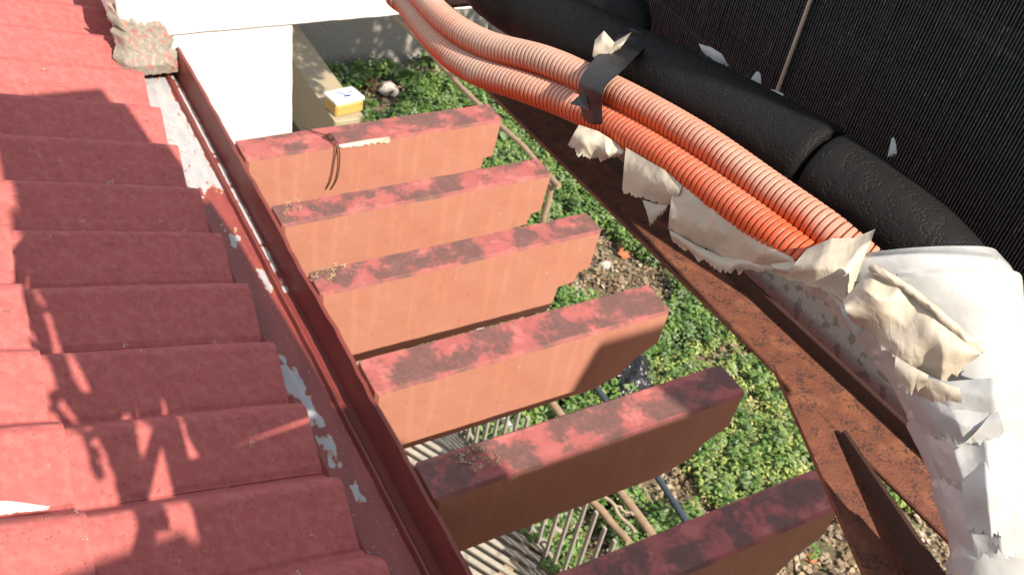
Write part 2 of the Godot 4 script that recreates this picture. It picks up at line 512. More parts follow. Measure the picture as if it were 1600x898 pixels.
func _ready() -> void:
	rng.seed = 20
	wob.seed = 3
	wob.frequency = 1.0
	wob.fractal_octaves = 3
	var cam := Camera3D.new()
	cam.name = "camera"
	cam.transform = Transform3D(cam_basis, Vector3(0, G, 0))
	var lens := CameraAttributesPhysical.new()
	lens.frustum_focal_length = 40.96
	lens.frustum_focus_distance = 0.86
	lens.exposure_aperture = 26.0
	lens.frustum_near = 0.02
	lens.frustum_far = 4000.0
	cam.attributes = lens
	cam.keep_aspect = Camera3D.KEEP_HEIGHT
	cam.fov = rad_to_deg(2.0 * atan(449.0 / F))
	cam.near = 0.02
	cam.far = 4000.0
	add_child(cam)
	cam.current = true
	var env := Environment.new()
	env.background_mode = Environment.BG_SKY
	var sky := ProceduralSkyMaterial.new()
	sky.sky_top_color = Color(0.57, 0.59, 0.63)
	sky.sky_horizon_color = Color(0.85, 0.80, 0.73)
	sky.sky_curve = 0.14
	sky.ground_bottom_color = Color(0.22, 0.20, 0.16)
	sky.ground_horizon_color = Color(0.55, 0.55, 0.52)
	sky.sky_energy_multiplier = 1.1
	env.sky = Sky.new()
	env.sky.sky_material = sky
	env.tonemap_mode = Environment.TONE_MAPPER_LINEAR
	env.tonemap_exposure = 2.05
	env.sdfgi_enabled = true
	env.ssao_enabled = true
	env.ssil_enabled = true
	var we := WorldEnvironment.new()
	we.name = "world_environment"
	we.environment = env
	add_child(we)
	var light := DirectionalLight3D.new()
	light.name = "sun"
	light.light_energy = 1.4
	light.light_color = Color(1.0, 0.945, 0.87)
	light.light_angular_distance = 0.5
	light.shadow_enabled = true
	add_child(light)
	light.look_at_from_position(sun * 20.0, Vector3.ZERO)
	make_materials()
	make_ground()
	make_house()
	make_gutter()
	make_rafters()
	make_white_building()
	make_garden_walls()
	make_unit()
	make_bracket()
	make_pipes()
	make_wrap()
	make_garden_things()
	make_plants()
	make_small_things()

# ---------------------------------------------------------------- ground
func ground_y(x: float, z: float) -> float:
	return 0.03 * wob.get_noise_2d(x * 1.3, z * 1.3) + 0.012 * wob.get_noise_2d(x * 6.0, z * 6.0)

func make_ground() -> void:
	var st := begin()
	st.set_smooth_group(0)
	var xs := []
	var zs := []
	for i in 81: xs.append(-2.0 + i * 0.15)
	for i in 81: zs.append(-10.0 + i * 0.15)
	xs.push_front(-40.0); xs.push_front(-400.0); xs.append(40.0); xs.append(400.0)
	zs.push_front(-40.0); zs.push_front(-400.0); zs.append(40.0); zs.append(400.0)
	var pt := func(i: int, j: int) -> Vector3:
		return Vector3(xs[i], ground_y(xs[i], zs[j]), zs[j])
	for i in xs.size() - 1:
		for j in zs.size() - 1:
			quad(st, pt.call(i, j), pt.call(i + 1, j), pt.call(i + 1, j + 1), pt.call(i, j + 1))
	var g := build("ground", [st], [M.soil])
	tag(g, "brown garden soil with pale bare patches below the rafters", "ground", "", "structure")
	st = begin()
	box(st, V(0.35, -5.3, -4.3), V(2.46, -4.93, -0.6), 0.01)
	var p := build("concrete_path", [st], [M.concrete])
	tag(p, "pale concrete strip along the foot of the house under the rafters", "path", "", "structure")

# ---------------------------------------------------------------- house: roof tiles, wall, added shadow wall
const PITCH := 0.245
func roof_h(t: float) -> float:
	# a short steep rise on the far side, a crisp rounded crest and a long nearly flat fall toward the near side
	var f := fposmod(t + 0.34, 1.0) - 0.34
	var a := 1.0 - f / 0.67
	var b := 1.0 + f / 0.26
	var k := 0.46
	var m := clampf(0.5 + 0.5 * (b - a) / k, 0.0, 1.0)
	return 0.062 * clampf(lerpf(b, a, m) - k * m * (1.0 - m) + 0.11, 0.0, 1.0)

func make_house() -> void:
	var h := thing("house", "red tiled house roof beside the gutter", "house", V(0, -5, 0))
	var st := begin()
	box(st, V(-3.2, -5.2, -4.6), V(0.42, -2.2, 1.38), 0.01)
	build("wall", [st], [M.cream_wall], h)
	st = begin()
	var sl := -0.279
	st.set_smooth_group(-1)
	# the sloping deck the tiles lie on
	var d := [V(-2.6, -1.96 + sl * (-2.6 - 0.585) - 0.03, -4.6), V(0.545, -1.96 + sl * (0.545 - 0.585) - 0.03, -4.6), V(0.545, -1.96 + sl * (0.545 - 0.585) - 0.03, 1.38), V(-2.6, -1.96 + sl * (-2.6 - 0.585) - 0.03, 1.38)]
	var lo := Vector3(0, -0.05, 0)
	quad(st, d[0], d[1], d[2], d[3])
	quad(st, d[0] + lo, d[3] + lo, d[2] + lo, d[1] + lo)
	quad(st, d[1], d[1] + lo, d[2] + lo, d[2])
	quad(st, d[0], d[3], d[3] + lo, d[0] + lo)
	quad(st, d[2], d[2] + lo, d[3] + lo, d[3])
	quad(st, d[0], d[0] + lo, d[1] + lo, d[1])
	build("roof_deck", [st], [M.rust_shaded], h)
	# unseen wall added behind the camera, its top stepped to shape shadows
	st = begin()
	box(st, V(-3.2, -5.2, 1.4), V(1.06, 0.875, 1.6), 0.01)
	box(st, V(1.06, -5.2, 1.4), V(1.80, 0.84, 1.6), 0.01)
	box(st, V(1.80, -5.2, 1.4), V(2.41, 0.71, 1.6), 0.01)
	box(st, V(2.41, -5.2, 1.4), V(2.85, 1.02, 1.6), 0.01)
	build("shadow_wall", [st], [M.cream_wall], h)
	# tiles
	var slope := Vector3(1, sl, 0).normalized()
	var up := Vector3(-sl, 1, 0).normalized()
	var lens_ := [[0.0, 0.585], [-0.62, 0.03], [-1.24, -0.59], [-1.86, -1.21]]
	var shapes := []
	for v in 4:
		var s := begin()
		s.set_smooth_group(0)
		var nz := FastNoiseLite.new()
		nz.seed = 40 + v
		nz.frequency = 1.0
		var length := 0.66
		var nx := 8
		var nn := 44
		var top := []
		for i in nx + 1:
			var row := []
			for k in nn + 1:
				var t := -0.33 + 1.03 * k / nn
				var u := length * i / nx
				var y := roof_h(t) + 0.0022 * nz.get_noise_2d(u * 9.0, t * 6.0) + 0.001 * nz.get_noise_2d(u * 40.0, t * 30.0)
				if i == nx: y -= 0.004
				row.append(slope * u + up * (y + 0.02 * u / length) + Vector3(0, 0, t * PITCH + 0.0015 * nz.get_noise_2d(u * 7.0, 3.0)))
			top.append(row)
		var th := up * -0.014
		for i in nx:
			for k in nn:
				quad(s, top[i][k], top[i + 1][k], top[i + 1][k + 1], top[i][k + 1])
				quad(s, top[i][k] + th, top[i][k + 1] + th, top[i + 1][k + 1] + th, top[i + 1][k] + th)
		s.set_smooth_group(-1)
		for k in nn:
			quad(s, top[nx][k], top[nx][k] + th, top[nx][k + 1] + th, top[nx][k + 1])
		for i in nx:
			quad(s, top[i][nn], top[i + 1][nn], top[i + 1][nn] + th, top[i][nn] + th)
			quad(s, top[i][0] + th, top[i + 1][0] + th, top[i + 1][0], top[i][0])
		s.generate_normals()
		var me: ArrayMesh = s.commit()
		me.surface_set_material(0, M.tile)
		shapes.append(me)
	for c in lens_.size():
		for k in range(-9, 14):
			var o := MeshInstance3D.new()
			o.name = "roof_tile"
			o.mesh = shapes[rng.randi() % 4]
			var z := -1.096 - PITCH * k + rng.randf_range(-0.003, 0.003)
			var x1: float = lens_[c][1] + rng.randf_range(-0.006, 0.004)
			var end_y := -1.958 + sl * (x1 - 0.585)
			var start := V(x1, end_y, z) - slope * 0.66
			o.position = start - h.position + up * rng.randf_range(-0.002, 0.002) + up * -0.02 + Vector3(0, 0.004, 0) * (c % 2)
			o.rotation = Vector3(rng.randf_range(-0.006, 0.006), rng.randf_range(-0.005, 0.005), rng.randf_range(-0.003, 0.003))
			h.add_child(o, true)

# ---------------------------------------------------------------- gutter
func make_gutter() -> void:
	var fl := -2.0
	var g := thing("gutter", "red metal box gutter with peeling paint between roof edge and rafters", "gutter", V(0.68, fl, -2.0))
	var n := 90
	var z0 := -3.45
	var z1 := 0.6
	# floor: from the roof side across to a low rib
	var prof_floor := [Vector2(0.560, fl + 0.03), Vector2(0.600, fl + 0.004), Vector2(0.606, fl), Vector2(0.700, fl - 0.002)]
	var prof_wall := [Vector2(0.700, fl - 0.002), Vector2(0.708, fl + 0.012), Vector2(0.714, fl + 0.013), Vector2(0.722, fl + 0.002), Vector2(0.744, fl + 0.000), Vector2(0.758, fl + 0.088), Vector2(0.760, fl + 0.100), Vector2(0.766, fl + 0.102), Vector2(0.772, fl + 0.097), Vector2(0.768, fl + 0.06)]
	for part in [["floor_sheet", prof_floor, M.gutter_floor], ["outer_wall", prof_wall, M.gutter_wall]]:
		var st := begin()
		st.set_smooth_group(0)
		var P: Array = part[1]
		var total := 0.0
		var acc := [0.0]
		for i in P.size() - 1:
			total += (P[i + 1] - P[i]).length()
			acc.append(total)
		var vv := func(i: int) -> float:
			return clampf((P[i].x - 0.600) / 0.1, 0, 1) if part[0] == "floor_sheet" else acc[i] / total
		var pt := func(i: int, j: int) -> Vector3:
			var z := lerpf(z0, z1, float(j) / n)
			var w := 0.0016 * wob.get_noise_2d(z * 3.0, 5.0) + 0.0012 * wob.get_noise_2d(z * 14.0, 9.0)
			if i >= 5 and part[0] == "outer_wall": w *= 2.2
			return V(P[i].x + w, P[i].y + w * 0.6, z)
		for j in n:
			for i in P.size() - 1:
				var a := [[i, j], [i + 1, j], [i + 1, j + 1], [i, j + 1]]
				for k in [0, 1, 2, 0, 2, 3]:
					var q: Array = a[k]
					var z := lerpf(z0, z1, float(q[1]) / n)
					st.set_uv(Vector2((z + 3.6) / 3.6, vv.call(q[0])))
					st.set_smooth_group(i + 1)
					st.add_vertex(pt.call(q[0], q[1]))
		# the underside of the same sheet, 2 mm lower
		for j in n:
			for i in P.size() - 1:
				var off := Vector3(0.0015, -0.002, 0)
				for q in [[i, j], [i + 1, j + 1], [i + 1, j], [i, j], [i, j + 1], [i + 1, j + 1]]:
					st.set_uv(Vector2(0.02, 0.9))
					st.add_vertex(pt.call(q[0], q[1]) + off)
		build(part[0], [st], [part[2]], g)
	var st := begin()
	st.set_smooth_group(-1)
	extrude(st, st, [Vector2(0.575, fl - 0.004), Vector2(0.745, fl - 0.004), Vector2(0.765, fl + 0.10), Vector2(0.700, fl + 0.05), Vector2(0.575, fl + 0.035)], -3.452, -3.458, 0.0005)
	build("end_plate", [st], [M.rust_shaded], g)

# ---------------------------------------------------------------- rafters
func make_rafters() -> void:
	var spec := [
		[-2.669, "red concrete rafter with a wire hung over it, beside the white wall"],
		[-2.304, "second red concrete rafter from the white wall, with black stain near the gutter"],
		[-1.970, "third concrete rafter from the white wall, sunlit face, long black stains on top"],
		[-1.562, "fourth concrete rafter from the white wall, its lower edge and tip in shade"],
		[-1.200, "fifth concrete rafter from the white wall, sunny patches on top, face in shade"],
		[-0.794, "dark red concrete rafter nearest the rusty bracket, all in shade"]]
	for i in spec.size():
		var zf: float = spec[i][0]
		var r := RandomNumberGenerator.new()
		r.seed = 70 + i
		var j := func() -> float: return r.randf_range(-0.006, 0.006)
		var prof: Array
		if i < 3:
			prof = [Vector2(0.30, -2.225), Vector2(1.60 + j.call(), -2.220), Vector2(1.622 + j.call(), -2.190), Vector2(1.636 + j.call(), -2.118), Vector2(1.690 + j.call(), -2.112), Vector2(1.700 + j.call(), -2.070), Vector2(1.742 + j.call(), -2.062), Vector2(1.752 + j.call(), -1.900)]
		else:
			prof = [Vector2(0.30, -2.178), Vector2(1.52 + j.call(), -2.172), Vector2(1.622 + j.call(), -2.142), Vector2(1.666 + j.call(), -2.078), Vector2(1.735 + j.call(), -2.035), Vector2(1.748 + j.call(), -1.900)]
		prof.append_array([Vector2(0.780, -1.900), Vector2(0.778, -2.03), Vector2(0.30, -2.03)])
		var st := begin()
		var tp := begin()
		extrude(st, tp, prof, zf, zf - [0.128, 0.110, 0.110, 0.136, 0.128, 0.125][i], 0.009, 0.0032, 90 + i)
		var o := build("rafter", [st, tp], [M.side, M.top], self, V(0.78, -2.1, zf))
		tag(o, spec[i][1], "rafter", "concrete rafters that stick out past the gutter")

# ---------------------------------------------------------------- white building beyond
func make_white_building() -> void:
	var b := thing("white_building", "white plastered wall and beam at the far end of the gutter", "building", V(0.9, -5, -3.6))
	var st := begin()
	extrude(st, st, [Vector2(0.592, -5.2), Vector2(1.216, -5.2), Vector2(1.216, -1.852), Vector2(0.592, -1.852)], -3.462, -4.6, 0.008, 0.003, 5)
	build("wall", [st], [M.white], b)
	st = begin()
	extrude(st, st, [Vector2(0.560, -1.850), Vector2(2.55, -1.865), Vector2(2.55, -1.64), Vector2(0.560, -1.64)], -3.448, -3.85, 0.008, 0.004, 6)
	build("beam", [st], [M.white], b)
	# lump of mortar where roof, wall and gutter meet
	st = begin()
	st.set_smooth_group(0)
	var nx := 26
	var nz := 30
	var grid := []
	for i in nx + 1:
		var row := []
		for k in nz + 1:
			var u := float(i) / nx
			var v := float(k) / nz
			var x := lerpf(0.535, 0.752, u) + 0.04 * (u - 0.5) * wob.get_noise_2d(v * 6.0, 40.0 + roundf(u))
			var edge := clampf(minf(minf(u, 1.0 - u) * 6.0, minf(v * 5.0, (1.0 - v) * 5.0)), 0, 1)
			var ragged := 0.03 * wob.get_noise_2d(u * 5.0, 60.0) + 0.07 * (u - 0.35)
			var y := lerpf(-1.735, -1.965, v) - ragged * (1.0 - v)
			var lumps := 0.006 * wob.get_noise_2d(x * 34.0, y * 34.0) + 0.004 * wob.get_noise_2d(x * 80.0, y * 80.0)
			var z := -3.440 + 0.10 * v * v + lumps * edge - 0.045 * (1.0 - edge)
			y += lumps * v
			row.append(V(x, y, z))
		grid.append(row)
	for i in nx:
		for k in nz:
			quad(st, grid[i][k], grid[i + 1][k], grid[i + 1][k + 1], grid[i][k + 1])
	var o := build("mortar_patch", [st], [M.mortar], self, V(0.63, -1.95, -3.42))
	tag(o, "rough grey mortar patch flecked with red paint at the gutter's far end", "mortar")

func make_garden_walls() -> void:
	var st := begin()
	box(st, V(1.9, -5.2, -8.50), V(11.0, -2.9, -8.30), 0.01)
	tag(build("garden_wall", [st], [M.grey_plaster], self, V(6.4, -5, -8.4)), "tall grey plaster garden wall dappled by tree shade", "wall")
	st = begin()
	var p := [V(2.655, -5.2, -6.66), V(2.93, -5.2, -6.50), V(2.93, -5.2, -8.64), V(2.655, -5.2, -8.64)]
	st.set_smooth_group(-1)
	extrude(st, st, [Vector2(2.650, -5.2), Vector2(2.915, -5.2), Vector2(2.915, -4.4), Vector2(2.650, -4.4)], -6.52, -8.29, 0.012, 0.004, 15)
	tag(build("low_wall", [st], [M.low_wall], self, V(2.78, -5, -7.6)), "low cream plastered wall beside the planted bed", "wall")

# ---------------------------------------------------------------- the outdoor unit
const YAW := 0.055
func unit_x(z: float) -> float:
	return 0.702 + YAW * (z + 0.5)

func make_unit() -> void:
	var u := thing("outdoor_unit", "black finned back of an air conditioning unit", "air conditioner", V(0.9, -0.57, -0.66))
	u.rotation.y = 0.0
	var yb := -0.578
	var yt := 0.24
	var zf := -1.06
	var zn := -0.262
	var side := Vector3(YAW, 0, 1).normalized()
	var out := Vector3(side.z, 0, -side.x)           # away from the house
	var P := func(w: float, y: float, z: float) -> Vector3:
		return V(unit_x(z), y, z) + out * w
	var st := begin()
	var zm := (zf + zn) * 0.5
	boxa(st, P.call(0.24, (yb + yt) * 0.5, zm), out * 0.19, Vector3(0, (yt - yb) * 0.5, 0), side * (zn - zf) * 0.5, 0.008)
	build("casing", [st], [M.casing], u)
	st = begin()
	boxa(st, P.call(0.032, (yb + yt) * 0.5 - 0.01, zm), out * 0.016, Vector3(0, (yt - yb) * 0.5 - 0.02, 0), side * ((zn - zf) * 0.5 - 0.006))
	build("coil", [st], [M.coil], u)
	st = begin()
	var z := zf + 0.008
	while z < zn - 0.006:
		var lean := 0.0014 * wob.get_noise_2d(z * 35.0, 1.0) + 0.0008 * wob.get_noise_2d(z * 400.0, 4.0)
		boxa(st, P.call(0.0085 + lean, (yb + yt) * 0.5, z), out * 0.0065, Vector3(0, (yt - yb) * 0.5 - 0.012, 0), side * 0.00055)
		z += 0.003
	tag(build("fins", [st], [M.fin], u), "", "", "", "stuff")
	st = begin()
	boxa(st, P.call(0.197, yb - 0.016, zm), out * 0.223, Vector3(0, 0.036, 0), side * ((zn - zf) * 0.5 + 0.005), 0.004)
	build("base_pan", [st], [M.pan], u)
	st = begin()
	sweep(st, [P.call(-0.001, yb, -0.588), P.call(-0.0015, -0.2, -0.589), P.call(-0.001, yt - 0.02, -0.588)], func(_s, _k): return 0.0021, 8)
	build("rod", [st], [M.rod], u)
	st = begin()
	boxa(st, V(0.752, 0.155, -0.067), Vector3(0.006, 0, 0), Vector3(0, 0.27, 0), Vector3(0, 0, 0.195), 0.003)
	build("shadow_plate", [st], [M.casing], u)  # unseen plate added to close gaps in the unit's roof shadow
	# unseen board added across the rails to shade the roof and gutter
	st = begin()
	box(st, V(0.674, -0.5735, -0.192), V(1.19, -0.554, 1.25), 0.003)
	tag(build("shadow_board", [st], [M.wood], self, V(0.9, -0.572, 0.5)), "unseen plank added across the rusty rails to shade the roof", "board")

# ---------------------------------------------------------------- rusty bracket
func make_bracket() -> void:
	var b := thing("steel_bracket", "rusty angle iron bracket with a diagonal arm under the unit", "bracket", V(0.63, -0.62, -0.3))
	# an angle: flange between lines A and B, upright on B; t is the steel's thickness
	var angle := func(a0: Vector3, a1: Vector3, b0: Vector3, b1: Vector3, rise: float) -> Array:
		var st := begin()
		var st2 := begin()
		var d := (a1 - a0).normalized()
		var across := (b0 - a0).normalized()
		var up := d.cross(across).normalized()
		if up.y < 0: up = -up
		var t := 0.005
		var c := (a0 + a1 + b0 + b1) * 0.25 - up * t * 0.5
		var half := ((a1 + b1) - (a0 + b0)) * 0.25
		var w := ((b0 - a0) + (b1 - a1)) * 0.25
		boxa(st, c, half, up * t * 0.5, w, 0.0012)
		boxa(st2, (b0 + b1) * 0.5 + up * (rise * 0.5 - 0.0035) + w.normalized() * (t * 0.5 - 0.0022), (b1 - b0) * 0.5, up * (rise * 0.5 + 0.0035), w.normalized() * t * 0.5, 0.0012)
		return [st, st2]
	var y := -0.602
	var ya := -0.612
	var far := -1.22
	var near := 1.39
	var xa := func(z: float) -> float: return 0.606 + 0.052 * (z + 0.4)
	var xb := func(z: float) -> float: return 0.6585 + 0.055 * (z + 0.4)
	var r = angle.call(V(xa.call(far), ya, far), V(xa.call(near), y, near), V(xb.call(far), ya, far), V(xb.call(near), y, near), 0.015)
	build("rail", r, [M.rust, M.rust_shaded], b)
	r = angle.call(V(xa.call(far) + 0.46, ya, far), V(xa.call(near) + 0.46, y, near), V(xb.call(far) + 0.46, ya, far), V(xb.call(near) + 0.46, y, near), 0.026)
	build("rail", r, [M.rust, M.rust_shaded], b)
	for z in [-1.16, 0.6]:
		var st := begin()
		bar(st, V(xb.call(z) + 0.006, -0.607, z), V(xa.call(z) + 0.455, -0.607, z), 0.04, 0.005)
		build("crossbar", [st], [M.rust], b)
	# the brace, welded under the rail, runs out toward the roof
	var slab := func(c: Array, up: Vector3) -> SurfaceTool:
		var st := begin()
		st.set_smooth_group(-1)
		var u := up
		quad(st, c[0], c[1], c[2], c[3])
		quad(st, c[0] - u, c[3] - u, c[2] - u, c[1] - u)
		for k in 4:
			var n: int = (k + 1) % 4
			quad(st, c[k], c[k] - u, c[n] - u, c[n])
		return st
	var a0 := V(0.6095, -0.6085, -0.405)
	var a1 := V(0.4700, -0.6125, -0.050)
	var b0 := V(0.6400, -0.6085, -0.405)
	var b1 := V(0.5120, -0.6125, -0.030)
	# its second leg stands up along the far edge
	var f := b0 + (b1 - b0) * 0.245
	build("brace", [slab.call([a0, b0, b1, a1], Vector3(0, 0.005, 0)), slab.call([f, f + Vector3(0.001, 0.0065, 0.0), b1 + Vector3(0.004, 0.046, 0.004), b1], Vector3(-0.004, 0, 0))], [M.rust, M.rust_shaded], b)

# ---------------------------------------------------------------- pipes
func dusty(base: Color, dust: Color, hi: float) -> Callable:
	return func(_s, dir: Vector3, p: Vector3) -> Color:
		var n := wob.get_noise_3d(p.x * 25.0, p.y * 25.0, p.z * 25.0)
		return base.lerp(dust, clampf(smoothstep(-0.35, 0.75, dir.y + 0.25 * n) * hi, 0, 1))

func make_pipes() -> void:
	var upper := smooth_path([V(0.86, -0.50, -1.22), V(0.62, -0.49, -1.17)] + pts([[632, -38, 1.11], [650, -15, 1.08], [700, 35, 1.01], [760, 70, 0.955], [850, 95, 0.90], [920, 125, 0.865], [1000, 165, 0.825], [1100, 224, 0.775], [1200, 295, 0.735], [1285, 355, 0.706], [1330, 392, 0.697], [1400, 450, 0.69]]), 0.00066)
	var lower := smooth_path([V(0.86, -0.53, -1.22), V(0.62, -0.52, -1.17)] + pts([[622, -22, 1.13], [640, 10, 1.09], [690, 72, 1.015], [740, 108, 0.965], [820, 136, 0.912], [890, 162, 0.876], [960, 196, 0.838], [1050, 252, 0.786], [1150, 322, 0.742], [1230, 382, 0.712], [1268, 412, 0.702]]), 0.00066)
	var k := 0
	for path in [upper, lower]:
		var st := begin()
		var pale := 0.72 if k == 0 else 0.50
		var pitch := 0.0050
		var orange := Color(0.62, 0.088, 0.022)
		var dust := Color(0.50, 0.335, 0.26)
		var kk := k
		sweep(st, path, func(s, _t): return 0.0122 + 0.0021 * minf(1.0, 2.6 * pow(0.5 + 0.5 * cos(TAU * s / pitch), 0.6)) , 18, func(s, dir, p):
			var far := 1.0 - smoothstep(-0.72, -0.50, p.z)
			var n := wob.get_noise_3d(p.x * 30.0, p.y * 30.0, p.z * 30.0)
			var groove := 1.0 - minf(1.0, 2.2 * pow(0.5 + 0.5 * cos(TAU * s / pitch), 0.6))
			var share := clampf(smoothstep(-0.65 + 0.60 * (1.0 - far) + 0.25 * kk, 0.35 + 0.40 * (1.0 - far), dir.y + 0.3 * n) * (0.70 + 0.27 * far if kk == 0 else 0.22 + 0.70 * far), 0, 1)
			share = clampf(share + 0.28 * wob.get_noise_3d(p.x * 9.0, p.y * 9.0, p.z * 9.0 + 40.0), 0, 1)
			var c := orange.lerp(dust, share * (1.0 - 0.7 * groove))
			return c.lerp(Color(0.13, 0.028, 0.014), groove * 0.9), true)  # recess shade painted into the grooves
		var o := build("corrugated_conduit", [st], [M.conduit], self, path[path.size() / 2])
		tag(o, ["upper orange corrugated conduit, lying along the black foam pipe", "lower orange corrugated conduit, above the torn cream tape"][k], "conduit", "orange corrugated conduits")
		k += 1
	# the insulated pipe with two foam sleeves that meet at a seam
	var p := thing("insulated_pipe", "thick black foam covered pipe running along the finned back into white wrap", "pipe", at(1200, 205, 0.80))
	var full := smooth_path([V(0.86, -0.44, -1.17), V(0.64, -0.43, -1.12)] + pts([[760, -45, 1.07], [850, 25, 1.0], [940, 78, 0.93], [1060, 138, 0.865], [1180, 203, 0.81], [1300, 277, 0.765], [1400, 350, 0.735], [1480, 430, 0.715], [1530, 520, 0.705]]), 0.006)
	var seam := at(1290, 268, 0.772)
	var cut := 0
	for i in full.size():
		if full[i].distance_to(seam) < full[cut].distance_to(seam): cut = i
	for part in 2:
		var seg := full.slice(0, cut) if part == 0 else full.slice(cut, full.size())
		var st := begin()
		var total := 0.0
		for i in seg.size() - 1: total += seg[i].distance_to(seg[i + 1])
		var tt := total
		var pp := part
		sweep(st, seg, func(s, t):
			var e := minf(s if pp == 1 else 9.0, (tt - s) if pp == 0 else 9.0)
			var lip := -0.0026 * (1.0 - smoothstep(0.0, 0.005, e)) + 0.0015 * (smoothstep(0.05, 0.0, e))
			return 0.0335 + lip + 0.0008 * wob.get_noise_2d(s * 25.0, t * 6.0) + (0.0008 if pp == 0 else -0.0006), 28)
		build("foam_sleeve", [st], [M.foam], p)
	# the second sleeve, above it, which ends at the black tape
	var up := smooth_path([V(0.86, -0.36, -1.12), V(0.66, -0.37, -1.09)] + pts([[800, -70, 1.11], [880, -10, 1.03], [950, 22, 0.965], [1005, 48, 0.925]]), 0.006)
	var st2 := begin()
	var tot := 0.0
	for i in up.size() - 1: tot += up[i].distance_to(up[i + 1])
	sweep(st2, up, func(s, t): return 0.031 * sqrt(clampf((tot - s) / 0.03, 0.02, 1.0)) + 0.0008 * wob.get_noise_2d(s * 25.0, t * 6.0), 26)
	tag(build("foam_pipe_end", [st2], [M.foam], self, at(900, 0, 1.0)), "shorter black foam sleeve ending at the black tape", "pipe")
	# black tape round conduits and pipe
	var band := begin()
	var left := smooth_path(pts([[984, 44, 0.885], [955, 66, 0.872], [925, 96, 0.846], [905, 128, 0.838], [906, 160, 0.845], [912, 188, 0.848], [925, 206, 0.862]]), 0.004)
	var right := smooth_path(pts([[1026, 58, 0.875], [1000, 82, 0.850], [975, 108, 0.823], [945, 138, 0.815], [941, 168, 0.824], [942, 196, 0.832], [945, 212, 0.85]]), 0.004)
	sheet(band, left, right, 9, 0.0016, 0.0, 0.002, 40, 8, 0.0012)
	var flap := begin()
	sheet(flap, pts([[892, 160, 0.842], [905, 150, 0.836], [915, 140, 0.832]]), pts([[890, 162, 0.842], [905, 166, 0.836], [920, 172, 0.834]]), 10, 0.001, 0.0, 0.0, 8, 4, 0.0012)
	var t := thing("black_tape", "black tape strapped round the orange conduits and the foam pipe", "tape", at(935, 130, 0.84))
	build("band", [band], [M.tape_black], t)
	build("loose_end", [flap], [M.tape_black], t)

